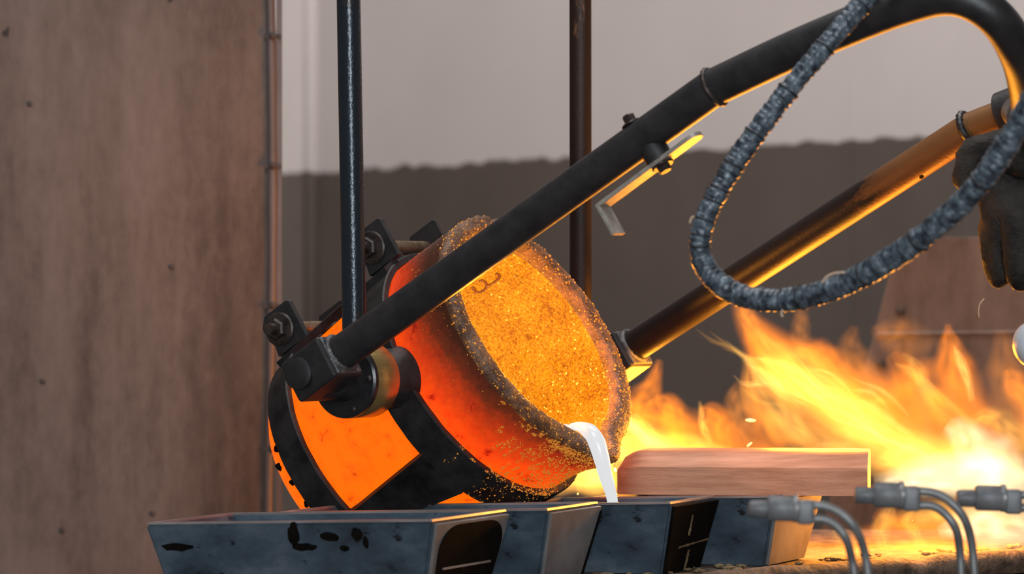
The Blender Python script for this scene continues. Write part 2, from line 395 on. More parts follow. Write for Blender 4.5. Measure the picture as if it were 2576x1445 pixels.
for x, y in ((-.33, -.80), (.22, .35), (.15, -.2), (.62, .35)):
    bm = bmesh.new(); box(bm, (x, y, (ZT - .12) / 2), (.06, .06, ZT - .12), None, .004); obj('leg', bm, 'scale_steel', tb)
random.seed(12)
bm = bmesh.new()
for i in range(60):
    k = random.uniform(0, .55); p = ep[int(k * (len(ep) - 1))] + Vector((random.uniform(-.09, -.012), random.uniform(.0, .05), .014))
    g = bmesh.ops.create_icosphere(bm, subdivisions=1, radius=random.uniform(.002, .006))
    for v in g['verts']: v.co = Vector((v.co.x * random.uniform(1, 2.2), v.co.y * 1.4, v.co.z * .7)) + p
o = obj('slag_crumb', bm, 'rust_ridge', tb); o['kind'] = 'stuff'

# ================================================================ ingot moulds
UA = R(22); U = Vector((math.cos(UA), -math.sin(UA), 0)); V = Vector((math.sin(UA), math.cos(UA), 0)); TILT = math.tan(R(1.8))
def mould(cx, cy, L, W, end, label):
    o = thing('ingot_mould', label, 'mould', (cx, cy, ZT), 'ingot moulds in a row on the table')
    H = ZM - ZT
    def q(u, v, h, inset=0):     # u from 0 (right end) to -L, v 0 (near side) to W, h 0..1
        tin = (1 - h) * .020
        uu = u - tin if u > -L / 2 else u + tin; vv = v + tin if v < W / 2 else v - tin
        return U * uu + V * vv + Z3 * (H * h + (TILT * u if h > .5 else 0) * h)
    bm = bmesh.new()                                     # solid with a trough in the top
    ring = lambda h, d: [bm.verts.new(q(u, v, h)) for u, v in ((-L + d, d), (-d, d), (-d, W - d), (-L + d, W - d))]
    lo = ring(0, 0); hi = ring(1, 0)
    inn = ring(1, .013)
    fl = [bm.verts.new(v.co - Z3 * H * .6 - (v.co - (U * (-L / 2) + V * W / 2)) * .12) for v in inn]
    for a, b in ((lo, hi), (hi, inn), (inn, fl)):
        for k in range(4): bm.faces.new((a[k], a[(k + 1) % 4], b[(k + 1) % 4], b[k]))
    bm.faces.new(lo[::-1]); bm.faces.new(fl)
    es = [e for e in bm.edges if (e.verts[0] in hi and e.verts[1] in lo) or (e.verts[1] in hi and e.verts[0] in lo) or (e.verts[0] in hi and e.verts[1] in hi)]
    bmesh.ops.bevel(bm, geom=es, offset=.003, segments=2, affect='EDGES')
    obj('body', bm, 'mould', o)
    # collar around the trough, paler than the body
    bm = bmesh.new(); a = []
    for d, dz in ((.002, .0), (.003, .0025), (.011, .0025), (.012, -.002)):
        a.append([bm.verts.new(q(u, v, 1) + Z3 * dz) for u, v in ((-L + d, d), (-d, d), (-d, W - d), (-L + d, W - d))])
    for r1, r2 in zip(a, a[1:]):
        for k in range(4): bm.faces.new((r1[k], r1[(k + 1) % 4], r2[(k + 1) % 4], r2[k]))
    obj('rim', bm, 'mould_top', o)
    # end plate facing the pouring side
    def e(v, h, out=.0): return q(0, 0, h) + V * (v * (W - 2 * (1 - h) * .020)) + U * out
    def plate(name, vs, hs, out, mat, rnd=.0, th=.004):
        bm = bmesh.new(); poly = []
        n = 7
        (v0, v1), (h0, h1) = vs, hs
        poly += [e(v0, h0), e(v1, h0)]
        for k in range(n + 1):
            a = math.pi / 2 * k / n; poly.append(e(v1 - rnd * (1 - math.cos(a)), h1 - rnd * 1.5 * (1 - math.sin(a)))) if rnd else None
        if not rnd: poly += [e(v1, h1), e(v0, h1)]
        else:
            for k in range(n + 1):
                a = math.pi / 2 * (1 - k / n); poly.append(e(v0 + rnd * (1 - math.cos(a)), h1 - rnd * 1.5 * (1 - math.sin(a))))
        nn = (U - Z3 * .23).normalized()
        prism(bm, [p + U * out for p in poly], nn, th, 0); return obj(name, bm, mat, o)
    plate('end_plate', (.02, .98), (.02, .965), .002, 'mould_end' if end != 'sooty' else 'soot')
    if end == 'arch':
        pk = plate('recess_shade', (.07, .955), (.0, .925), .0048, 'soot', .24, .002)  # proud black plate: the hollow's shade is painted, nothing is cut
        bm = bmesh.new(); box(bm, e(.5, .36) + U * .0062, (.0025, W * .62, .0025), Matrix((U, V, Z3)).transposed()); obj('rib', bm, 'mould_end', pk)
    if end == 'sooty':
        for vv, h0, h1, ww in ((.44, .52, .80, .004), (.52, .02, .30, .004)):
            bm = bmesh.new(); random.seed(int(vv * 100))
            sweep(bm, [e(vv + .012 * noise.noise(Vector((k * 1.3, 0, 0))), h0 + (h1 - h0) * k / 8) + U * .0045 for k in range(9)], [.0012 + .0012 * random.random() for _ in range(9)], 6); obj('rust_run', bm, 'rust_ridge', o)
        bm = bmesh.new(); sweep(bm, [e(.25 + .7 * k / 10, .36 + .05 * k / 10) + U * .0045 for k in range(11)], [.0008 + .0018 * random.random() for _ in range(11)], 6); obj('rust_run', bm, 'rust_ridge', o)
    if end == 'grey':
        bm = bmesh.new(); sweep(bm, [e(.99, .9) + U * .002, e(.97, .0) + U * .002], .004, 8); obj('gap_shade_strip', bm, 'soot', o)  # black strip painted in for the shade of the gap beside the next mould
    return o
mA = mould(-.088, 4.45, .362, .225, 'arch', 'long blue-grey ingot mould with a black arched recess painted on its pale end')
mB = mould(.043, 4.67, .352, .172, 'grey', 'blue-grey ingot mould with a stained plain grey end, beside the arched one')
mC = mould(.193, 4.81, .215, .172, 'sooty', 'ingot mould with a soot-black end face, catching the poured metal')
mD = mould(.328, 4.957, .26, .19, 'plain', 'dark blue ingot mould with a plain brown-grey end, under the copper slab')
# peeling scabs on the long side of the first mould
random.seed(21)
for px, py, sx, sy in ((735, 1345, 16, 30), (760, 1378, 34, 10), (825, 1352, 26, 12), (895, 1345, 16, 16), (915, 1366, 7, 16), (440, 1378, 46, 10), (860, 1382, 12, 8)):
    p = on_plane(px, py, Vector((-.088, 4.45, ZM)) - V * .0005, V); bm = bmesh.new(); L = 14; poly = []
    for k in range(L):
        a = 2 * math.pi * k / L; rr = 1 + .35 * noise.noise(Vector((math.cos(a) * 2 + px, math.sin(a) * 2, 0)))
        poly.append(p + U * (math.cos(a) * rr * sx * 4.5e-4) + Z3 * (math.sin(a) * rr * sy * 4.5e-4) + V * .004 - Vector(mA.location))
    hh = [(q.z / (ZM - ZT)) for q in poly]
    poly = [q + V * (1 - h) * .020 for q, h in zip(poly, hh)]
    prism(bm, poly, V, .0104, 0); obj('scab', bm, 'soot', mA)

# copper slab lying on the moulds
sl = thing('copper_slab', 'pinkish copper slab with rounded end lying across the moulds', 'slab', (0, 0, 0))
A0 = pix(1552, 1243, 4.99); a_s = R(7); su = Vector((math.cos(a_s), -math.sin(a_s), 0)); sv = Vector((math.sin(a_s), math.cos(a_s), 0))
zs = ZM + .0008; Ls = (2180 - 1552) * 5.0 / F / math.cos(a_s); sl.location = (A0.x, 5.02, zs)
bm = bmesh.new(); hs = .0545; prof = [(0, .0), (0, .035), (.0015, .0368), (.020, .050), (.030, hs), (.105, hs + .001), (.115, .045), (.117, 0)]
stations = []
for i in range(40):
    f = i / 39; u = Ls * f
    rr = 1.0
    if u < .035: rr = math.sqrt(max(0, 1 - ((.035 - u) / .035) ** 2))
    stations.append((u, rr))
rings = []
for u, rr in stations:
    ring = []
    for (v, h) in prof:
        hh = h if h < .034 else .034 + (h - .034) * (.05 + .95 * rr)
        hh = hh * (1 - .10 * (1 - rr)) ; vv = v + (1 - rr) * .012 * (1 if v < .06 else -1)
        wob = .0007 * noise.noise(Vector((u * 30, v * 50, h * 60)))
        ring.append(bm.verts.new(su * u + sv * (vv + wob) + Z3 * (hh + wob * (h > .01))))
    rings.append(ring)
for a, b in zip(rings, rings[1:]):
    for k in range(len(prof)): k2 = (k + 1) % len(prof); bm.faces.new((a[k], a[k2], b[k2], b[k]))
bm.faces.new(rings[0][::-1]); bm.faces.new(rings[-1])
bm.normal_update(); bmesh.ops.recalc_face_normals(bm, faces=bm.faces)
smooth_angle(obj('slab_body', bm, 'copper', sl), 35)

# ================================================================ crucible
cru = thing('crucible', 'glowing orange crucible with crusted rim tipped over to pour', 'crucible', None, mat=FR)
def lipg(ph, wdt): 
    d = (ph + math.pi / 2 + math.pi) % (2 * math.pi) - math.pi
    return math.exp(-(d / wdt) ** 2)
def pt(y, r, ph, outer, amp=0.0, freq=60):
    if outer:
        g = lipg(ph, R(13)); r2 = r + .024 * g * math.exp(-(min(0, y) / .046) ** 2); y2 = y + .010 * g * (1 if y > -.02 else math.exp(-((y + .02) / .05) ** 2))
    else:
        g = lipg(ph, R(11)); r2 = r + .034 * g * math.exp(-(min(0, y) / .035) ** 2); y2 = y + .004 * g * (1 if y > -.03 else 0)
    p = Vector((r2 * math.cos(ph), y2 + OFF, r2 * math.sin(ph)))
    if amp:
        k = noise.fractal(p * freq, 1.0, 2.0, 3) * amp; p += Vector((math.cos(ph) * .5, .86, math.sin(ph) * .5)) * k
    return p
def surf(bm, prof, outer_fn, seg=160, amp=0, freq=60):
    rings = []
    for i, (y, r) in enumerate(prof):
        a_ = amp * (1 if 0 < i < len(prof) - 1 else .6) if amp else 0
        if r < 1e-5: rings.append([bm.verts.new((0, y + OFF, 0))])
        else: rings.append([bm.verts.new(pt(y, r, 2 * math.pi * k / seg, outer_fn(i), a_, freq)) for k in range(seg)])
    for a, b in zip(rings, rings[1:]):
        for k in range(seg):
            k2 = (k + 1) % seg
            if len(a) == 1: bm.faces.new((a[0], b[k], b[k2]))
            elif len(b) == 1: bm.faces.new((a[k], a[k2], b[0]))
            else: bm.faces.new((a[k], a[k2], b[k2], b[k]))
def dens(pr, n):
    out = []
    for (a, b), (c, d) in zip(pr, pr[1:]):
        for k in range(n): out.append((a + (c - a) * k / n, b + (d - b) * k / n))
    return out + [pr[-1]]
bm = bmesh.new(); surf(bm, [(-.362, 0)] + dens([(-.362, .08), (-.360, .112), (-.354, .128), (-.343, .139), (-.32, .149), (-.28, .158), (-.2, .164), (-.13, .167), (-.07, .169), (-.02, .1685), (-.006, .1675)], 3), lambda i: True, amp=.0006, freq=25)
shell = obj('outer_shell', bm, 'shell', cru, True)
rimprof = [(-.009, .1680), (-.004, .1685), (.000, .1670), (.0025, .1630), (.0035, .1570), (.0035, .1510), (.0025, .1465), (.000, .1435), (-.005, .1410), (-.012, .1395)]
rp = dens(rimprof, 2); bm = bmesh.new(); nr = len(rp)
def rimpt(i, y, r, ph):
    f = i / (nr - 1); a = pt(y, r, ph, True); b = pt(y, r, ph, False); s = min(1, max(0, (f - .25) / .5)); s = s * s * (3 - 2 * s)
    p = a.lerp(b, s); env = math.sin(math.pi * min(1, max(0, f))) ** .5
    k = noise.fractal(p * 95, 1.0, 2.0, 3) * .0016 + noise.noise(p * 28) * .0016
    top = max(0, math.cos(ph - R(96))) ** 10
    k += top * (.006 + .006 * noise.noise(p * 60))
    return p + Vector((math.cos(ph) * .5, .86, math.sin(ph) * .5)) * k * env
SEG = 220; rings = [[bm.verts.new(rimpt(i, y, r, 2 * math.pi * k / SEG)) for k in range(SEG)] for i, (y, r) in enumerate(rp)]
for a, b in zip(rings, rings[1:]):
    for k in range(SEG): bm.faces.new((a[k], a[(k + 1) % SEG], b[(k + 1) % SEG], b[k]))
rimo = obj('rim_crust', bm, 'crust', cru, True)
inprof = dens([(-.008, .1405), (-.03, .138), (-.08, .135), (-.15, .134), (-.22, .131), (-.28, .124), (-.31, .106), (-.325, .07)], 6) + [(-.328, .03), (-.329, 0)]
bm = bmesh.new(); surf(bm, inprof, lambda i: False, amp=.0022, freq=70)
lining = obj('inner_lining', bm, 'lining', cru, True)
dg = bpy.context.evaluated_depsgraph_get()
def bvh(o):
    me = o.data; return BVHTree.FromPolygons([v.co for v in me.vertices], [tuple(p.vertices) for p in me.polygons])
B_in, B_sh, B_rim = bvh(lining), bvh(shell), bvh(rimo)
EYE = FRI @ Vector((0, 0, ZC))
def cast(bv, px, py):
    d = (FRI @ pix(px, py, 1.0) - EYE).normalized(); r = bv.ray_cast(EYE, d); return r[0], r[1]
# beads of metal frozen on the rim and on the lining
def beads(name, ob, count, rmin, rmax, mat, test, seed, par=None):
    random.seed(seed); me = ob.data; polys = [p for p in me.polygons if test(p)]; t0 = bmesh.new()
    bmesh.ops.create_icosphere(t0, subdivisions=1, radius=1); tv = [v.co.copy() for v in t0.verts]; t0.verts.index_update(); tf = [[v.index for v in f.verts] for f in t0.faces]; t0.free(); vs = []; fs = []
    for _ in range(count):
        p = random.choice(polys); q4 = [me.vertices[i].co for i in p.vertices]; a_, b_2 = random.random(), random.random(); c = q4[0].lerp(q4[1], a_).lerp(q4[-1].lerp(q4[2], a_), b_2); r = rmin + (rmax - rmin) * random.random() ** 3
        n0 = len(vs); st = random.uniform(.7, 1.3); vs += [(c.x + v.x * r, c.y + v.y * r * st, c.z + v.z * r) for v in tv]; fs += [[n0 + i for i in f] for f in tf]
    m2 = bpy.data.meshes.new(name); m2.from_pydata(vs, [], fs); m2.update()
    o = link(name, m2, mat, par or cru, True); o['kind'] = 'stuff'; return o
beads('rim_beads', rimo, 1700, .0005, .0019, 'bead', lambda p: True, 1)
beads('lining_beads', lining, 1900, .0005, .0017, 'bead_hot', lambda p: p.center.y > OFF - .29, 2)
beads('lip_beads', shell, 4200, .0005, .0017, 'bead', lambda p: p.center.y > OFF - .12 and lipg(math.atan2(p.center.z, p.center.x), R(38)) > random.random() * .9 + .05, 3)
beads('shell_beads', shell, 200, .0005, .0012, 'bead', lambda p: p.center.y > OFF - .09, 4)
# mark drawn on the lining
def mark(name, pxs):
    pts = []
    for px, py in pxs:
        h, n_ = cast(B_in, px, py)
        if h: pts.append(h + n_ * (-.0 if n_.dot(h - EYE) > 0 else .0005))
    bm = bmesh.new(); sweep(bm, catmull(pts, 4), [.0016 + .0007 * abs(math.sin(k)) for k in range((len(pts) - 1) * 4 + 1)], 8); return obj(name, bm, 'mark', cru, True)
mark('painted_mark', [(1188, 722), (1196, 733), (1206, 735), (1217, 730), (1224, 722), (1222, 712), (1214, 706), (1205, 707)])
mark('painted_mark', [(1222, 722), (1232, 717), (1246, 708), (1256, 699), (1255, 692), (1247, 688)])
# lumps of slag on the lining
for px, py, r in ((1385, 925, .012), (1398, 941, .008), (1365, 950, .006), (1318, 905, .010), (1457, 1040, .008)):
    h, n_ = cast(B_in, px, py)
    if not h: continue
    bm = bmesh.new(); bmesh.ops.create_icosphere(bm, subdivisions=3, radius=r, matrix=Matrix.Translation(h))
    for v in bm.verts: v.co = h + (v.co - h) * (.55 + .5 * noise.noise(v.co * 130))
    obj('slag_lump', bm, 'lining', cru, True)
random.seed(9)
for px, py in ((690, 1130), (695, 1175), (728, 1215), (762, 1268)):
    h, n_ = cast(B_sh, px + 8, py)
    if not h: continue
    bm = bmesh.new(); bmesh.ops.create_icosphere(bm, subdivisions=2, radius=.006, matrix=Matrix.Translation(h))
    for v in bm.verts: v.co = h + (v.co - h) * (.7 + .6 * noise.noise(v.co * 160))
    obj('clinker', bm, 'soot', cru, True)

# ---------------------------------------------------------------- molten metal: pool and stream
mel = thing('molten_metal', 'white-hot molten metal pouring from the crucible lip', 'metal', RIM)
hd = Vector((math.cos(AZ), -math.sin(AZ), 0)); zl = -.1215
bm = bmesh.new(); rows = []
for i in range(41):
    x = -.118 + .236 * i / 40; rr = .133; a = math.sqrt(max(1e-6, rr * rr - x * x))
    qmax = (a + zl * math.cos(EL)) / math.sin(EL)
    qmax = min(qmax, .105 if abs(x) < .018 else qmax)
    rows.append((x, max(-.28, -.28 + .0), max(-.27, qmax)))
tv = [[bm.verts.new(T * x + hd * (q0 + (q1 - q0) * k / 6) + Z3 * (zl + dz)) for k in range(7)] for x, q0, q1 in rows for dz in (0,)]
for a, b in zip(tv, tv[1:]):
    for k in range(6): bm.faces.new((a[k], a[k + 1], b[k + 1], b[k]))
po = obj('pool', bm, 'melt', mel, True)
sm = po.modifiers.new('thick', 'SOLIDIFY'); sm.thickness = .004; sm.offset = -1
tip = RIM - E_ * .168
def st_(px, py, d): return pix(px, py, d) - RIM
path = [st_(1438, 1072, 4.925), st_(1458, 1074, 4.912), st_(1482, 1086, 4.885), st_(1500, 1112, 4.872), st_(1512, 1150, 4.870), st_(1522, 1190, 4.874), st_(1532, 1225, 4.880), st_(1540, 1258, 4.888), st_(1545, 1330, 4.90)]
wid = [.0035, .0060, .0100, .0108, .0100, .0085, .0076, .0066, .0055]
bm = bmesh.new(); cp = catmull(path, 6); wr = []
for i in range(len(cp)):
    f = i / 6; k = min(int(f), len(wid) - 2); wr.append(wid[k] + (wid[k + 1] - wid[k]) * (f - k))
sweep(bm, cp, wr, 20, fn=lambda i, a: 1 + .05 * noise.noise(Vector((i * .35, math.cos(a), math.sin(a))))); obj('stream', bm, 'melt', mel, True)

# ================================================================ pouring shank (ring, trunnions, handles)
sk = thing('pouring_shank', 'black steel pouring ring with two long pipe handles clamped round the crucible', 'ladle shank', None, mat=FR)
def dirp(ph): return Vector((math.cos(ph), 0, math.sin(ph)))
def band(y0, y1, r0, r1, th=.009):
    bm = bmesh.new(); seg = 120; rings = []
    for (y, r) in ((y0, r0), (y1, r1), (y1, r1 + th * .8), (y1 - .0015, r1 + th), (y0 + .0015, r0 + th), (y0, r0 + th * .8)):
        rings.append([bm.verts.new(dirp(2 * math.pi * k / seg) * r + Y3 * (y + .0008 * noise.noise(Vector((k * .4, y * 50, 0))))) for k in range(seg)])
    n = len(rings)
    for i in range(n):
        a, b = rings[i], rings[(i + 1) % n]
        for k in range(seg): bm.faces.new((a[k], a[(k + 1) % seg], b[(k + 1) % seg], b[k]))
    return smooth_angle(obj('clamp_band', bm, 'scale_steel', sk), 35)
b1 = band(-.026, .022, .1675, .1695)
b2 = band(-.205, -.160, .1525, .1615)
beads('spatter_beads', b1, 500, .0005, .0016, 'bead', lambda p: p.center.y > -.02 and math.hypot(p.center.x, p.center.z) > .172 and lipg(math.atan2(p.center.z, p.center.x) - R(12), R(24)) > random.random(), 8, sk)
# straps between the bands
def strap(ph, y0, y1, wdt, r0, r1, notch=False):
    bm = bmesh.new(); d = dirp(ph); s = dirp(ph + math.pi / 2); poly = []
    hw = wdt / 2
    up = [(y0, -hw), (y1, -hw * 1.2), (y1, hw * 1.2), (y0, hw)]
    if notch: up = [(y0, -hw), (y1 - .045, -hw), (y1 - .043, -hw - .004), (y1, -hw * 1.5), (y1, hw * 1.4), (y0 + .06, hw), (y0 + .045, hw + .0), (y0, hw)]
    a = []; b = []
    for y, x in up:
        f = (y - y0) / (y1 - y0); r = r0 + (r1 - r0) * f
        a.append(bm.verts.new(d * r + s * x + Y3 * y)); b.append(bm.verts.new(d * (r + .010) + s * x + Y3 * y))
    bm.faces.new(a[::-1]); bm.faces.new(b)
    for i in range(len(up)): j = (i + 1) % len(up); bm.faces.new((a[i], a[j], b[j], b[i]))
    return obj('strap', bm, 'scale_steel', sk)
strap(R(67), -.19, .020, .052, .160, .1735)
strap(R(-40), -.205, -.020, .050, .158, .172, True)
strap(R(113), -.19, .020, .052, .160, .1735); strap(R(220), -.205, -.020, .050, .158, .172)
# clamp lugs and bolts on top of each band
def lugs(yc, rb, front_x, back_x, hgt):
    for x, nm in ((front_x, 1), (back_x, -1)):
        bm = bmesh.new(); zb = rb - .006
        poly = [Vector((x, yc - .026, zb)), Vector((x, yc + .026, zb)), Vector((x, yc + .026, zb + hgt - .003)), Vector((x, yc + .022, zb + hgt)), Vector((x, yc - .018, zb + hgt)), Vector((x, yc - .028, zb + hgt * .80)), Vector((x, yc - .028, zb + hgt * .42)), Vector((x, yc - .022, zb + hgt * .25))]
        prism(bm, poly, X3, .009, .001); lg = obj('clamp_lug', bm, 'black_steel', sk)
        c = Vector((x + nm * .0045, yc - .004, zb + hgt * .52))
        bolt(lg, c, X3 * nm, .0135, .014, 'bolt_steel', True, 'nut', .014 if nm > 0 else .0)
    bm = bmesh.new(); n = 60; x0, x1 = back_x, front_x
    lathe(bm, [(0, 0)] + [((x1 - x0) * k / n, .0088 + (.0007 if k % 2 else 0)) for k in range(n + 1)] + [((x1 - x0), 0)], Vector((x0, yc - .004, rb - .006 + hgt * .52)), X3, 18)
    obj('clamp_bolt', bm, 'thread_steel', sk, True)
lugs(.004, .176, .065, -.060, .056)
lugs(-.172, .165, .062, -.060, .056)
# trunnion shafts, hubs and end blocks (front +x, rear -x)
HB = 0.008
for sg in (1, -1):
    bm = bmesh.new(); lathe(bm, [(.165, 0), (.165, .040), (.178, .036), (.19, .030), (.33, .022), (.33, 0)], Vector((0, 0, HB)), X3 * sg, 40); smooth_angle(obj('trunnion', bm, 'scale_steel', sk), 40)
    bm = bmesh.new(); lathe(bm, [(.222, 0), (.222, .0445), (.225, .046), (.268, .046), (.270, .0445), (.270, 0)], Vector((0, 0, HB)), X3 * sg, 64); hub = smooth_angle(obj('trunnion_hub', bm, 'brass', sk), 40)
    bm = bmesh.new(); lathe(bm, [(.269, 0), (.269, .0458), (.275, .0458), (.277, .043), (.277, 0)], Vector((0, 0, HB)), X3 * sg, 64); cap = smooth_angle(obj('hub_cover', bm, 'hub_black', sk), 30)
    for a in (-28, -100, -172, 44, 116):
        p = Vector((sg * .276, math.cos(R(a)) * .037, HB + math.sin(R(a)) * .037)); bm = bmesh.new()
        lathe(bm, [(0, .0042), (.002, .0038), (.0032, .0)], p, X3 * sg, 14); obj('screw', bm, 'bolt_steel', cap, True)
WB = .3395
PC = Vector((WB, 0, .014))
for sg in (1, -1):
    bm = bmesh.new(); c = Vector((sg * WB, .018, .014)); box(bm, c, (.058, .064, .054), None, .004, 2); blk = obj('end_block', bm, 'black_steel', sk)
    bm = bmesh.new(); lathe(bm, [(0, 0), (0, .019), (.005, .019), (.007, .015), (.007, 0)], Vector((sg * (WB + .029), .006, .016)), X3 * sg, 30); smooth_angle(obj('block_boss', bm, 'black_steel', blk), 30)
    bm = bmesh.new(); box(bm, c + Vector((0, .0325, 0)), (.050, .003, .050), None, .001); obj('block_face', bm, 'grey_weld', blk)
    bm = bmesh.new(); pts = [PC * 1 + Vector(((sg - 1) * WB, .0, 0)) for _ in range(1)]
    cc = Vector((sg * WB, .052, .0155)); ring = [cc + Vector((math.cos(a), 0, math.sin(a))) * .0225 for a in [2 * math.pi * k / 40 for k in range(40)]]
    ring.append(ring[0]); sweep(bm, ring, .0032, 8, False, fn=lambda i, a: 1 + .4 * noise.noise(Vector((i * .9, a, sg)))); obj('weld_bead', bm, 'grey_weld', blk, True)
# front handle: straight run, mitre weld, shallower run and the bend back towards the rear handle
pl0 = FR @ PC; RP = .0212
def fp(px, py, W=WB): return loc(on_plane(px, py, FR @ Vector((W, 0, 0)), T))
j1 = fp(1797, 219)
s0 = Vector((WB, .048, .0155))
bm = bmesh.new(); sweep(bm, [s0, j1], RP, 40); smooth_angle(obj('handle_pipe', bm, 'black_steel', sk), 40)
bend = [j1, fp(1990, 128), fp(2180, 48), fp(2300, 6), fp(2385, -10), fp(2455, 8, .33), fp(2515, 55, .31), fp(2558, 125, .27), fp(2582, 205, .20), fp(2592, 300, .10)]
bm = bmesh.new(); sweep(bm, catmull(bend, 10), RP, 40); hb = smooth_angle(obj('handle_bend', bm, 'black_steel', sk), 40)
def weld(p, d, r, par, mat='grey_weld', th=.0042):
    s, u = frame_along(d); bm = bmesh.new(); ring = [p + (s * math.cos(2 * math.pi * k / 60) + u * math.sin(2 * math.pi * k / 60)) * r for k in range(61)]
    sweep(bm, ring, th, 8, False, fn=lambda i, a: 1 + .45 * noise.noise(Vector((i * .7, a * .8, 2)))); return obj('weld_bead', bm, mat, par, True)
weld(j1, (j1 - s0).normalized() + (bend[1] - j1).normalized(), RP, hb, 'bolt_steel', .0032)
# rear handle
r0 = Vector((-WB, .048, .0155))
def rp_(px, py): return loc(on_plane(px, py, FR @ Vector((-WB, 0, 0)), T))
rj = rp_(2438, 326); rend = rp_(2720, 216)
bm = bmesh.new(); sweep(bm, [r0.lerp(rj, k / 24) for k in range(25)], RP, 40); smooth_angle(obj('handle_pipe', bm, 'rear_pipe', sk), 40)
bm = bmesh.new(); sweep(bm, [rj, rend], RP, 40); rb = smooth_angle(obj('handle_bend', bm, 'rear_pipe', sk), 40)
weld(rj, (rj - r0).normalized() + (rend - rj).normalized(), RP, rb, 'black_steel', .005)
hx = r0 + (rj - r0) * ((rp_(2308, 415) - r0).dot(rj - r0) / (rj - r0).length_squared)
vw = (EYE - hx).normalized(); dn = -(Z3 - vw * Z3.dot(vw)); ra = (rj - r0).normalized(); dn = (dn - ra * dn.dot(ra)).normalized(); vw = (vw - ra * vw.dot(ra)).normalized()
bm = bmesh.new(); lathe(bm, [(0, 0), (0, .0032), (.0006, .0032), (.0006, 0)], hx + (vw * .52 + dn * .85).normalized() * RP, vw * .52 + dn * .85, 14); obj('pin_hole', bm, 'soot', sk)
ck = rj + (rend - rj).normalized() * (rp_(2556, 278) - rj).length; dk = (rend - rj).normalized()
bm = bmesh.new(); lathe(bm, [(-.018, 0), (-.018, .031), (.018, .031), (.018, 0)], ck, dk, 28); cl = smooth_angle(obj('pipe_clamp', bm, 'black_steel', sk), 40)
bm = bmesh.new(); e1 = bend[-1]; sweep(bm, [e1, ck], RP * .95, 24); obj('cross_tube', bm, 'black_steel', sk, True)
# latch on the front handle
hdv = (j1 - s0).normalized(); tdir = (s0 + hdv * ((fp(1640, 345) - s0).dot(hdv)))
upv = (Z3 - hdv * Z3.dot(hdv)).normalized(); outv = hdv.cross(upv).normalized()
if outv.x < 0: outv = -outv
q_ = s0 + hdv * (fp(1612, 355) - s0).dot(hdv)
bolt(sk, q_ + upv * (RP - .001), upv, .0078, .0125, 'bolt_steel', True, 'latch_bolt')
lv = fp(1650, 415)
def lvp(px, py, W): return fp(px, py, W)
bm = bmesh.new(); Wl = WB + .0
ex = X3
a0, a1 = lvp(1742, 350, Wl), lvp(1516, 518, Wl); a2 = lvp(1556, 590, Wl)
ld_ = (a1 - a0).normalized(); ln_ = Vector((0, -ld_.z, ld_.y))
if ln_.z < 0: ln_ = -ln_
def flat(bm, p, q, hw, th, nrm, rnd=False):
    d = (q - p).normalized(); poly = []
    side = X3
    if rnd:
        for k in range(9): a = math.pi * (k / 8) ; poly.append(p + side * hw * math.cos(a) - d * hw * math.sin(a))
    else: poly += [p + side * hw, p - side * hw]
    poly += [q - side * hw, q + side * hw]
    prism(bm, poly, nrm, th, .0008)
flat(bm, a0, a1, .0125, .005, ln_, True)
latch = obj('latch_lever', bm, 'lever_steel', sk)
bm = bmesh.new(); d2 = (a2 - a1).normalized(); n2 = Vector((0, -d2.z, d2.y)); flat(bm, a2, a1 - d2 * .002, .0125, .005, n2, False); obj('lever_tail', bm, 'lever_steel', latch)
pv = lvp(1663, 408, Wl)
bolt(latch, pv - ln_ * .0035, -ln_, .0085, .009, 'bolt_steel', True, 'pivot_bolt')
bm = bmesh.new(); lathe(bm, [(0, 0), (0, .016), (.020, .016), (.024, .012), (.024, 0)], pv + ln_ * .002, ln_, 28); smooth_angle(obj('pivot_boss', bm, 'black_steel', latch), 40)
hp = lvp(1736, 348, Wl); bm = bmesh.new(); lathe(bm, [(0, 0), (0, .0026), (.0008, .0026), (.0008, 0)], hp - ln_ * .0026 , -ln_, 12); obj('lever_hole', bm, 'soot', latch)

# ---------------------------------------------------------------- hanger rods
def rod(px0, px1, W, yb, rad, mat, label):
    bt = FR @ Vector((W, 0, HB)); d = bt.y
    p1 = pix(px1, yb, d); p0 = pix(px0, 0, d); dr = (p0 - p1).normalized(); top = p1 + dr * 1.75
    o = thing('hanger_rod', label, 'rod', p1, 'hanger rods holding the pouring ring')
    bm = bmesh.new(); sweep(bm, [(top - p1) * (k / 20) for k in range(21)], rad, 36); smooth_angle(obj('shaft', bm, mat, o), 40)
    bm = bmesh.new(); c = bt - p1; lathe(bm, [(0, rad * .99), (.0, rad * 1.12), (.010, rad * 1.12), (.014, rad * .99)], Vector((0, 0, 0)), dr, 28); smooth_angle(obj('socket', bm, 'scale_steel', o), 40)
    bm = bmesh.new(); lathe(bm, [(0, 0), (0, rad * 1.5), (.05, rad * 1.5), (.06, rad), (.06, 0)], top - p1, dr, 24); smooth_angle(obj('shackle', bm, 'scale_steel', o), 40)
rod(877, 892, .250, 875, .0145, 'rod_front', 'dark blued steel hanger rod with a bright streak, rising from the front trunnion')
rod(1460, 1461, -.250, 880, .0145, 'rod_rear', 'brown hanger rod with rust patches, rising behind the crucible rim')

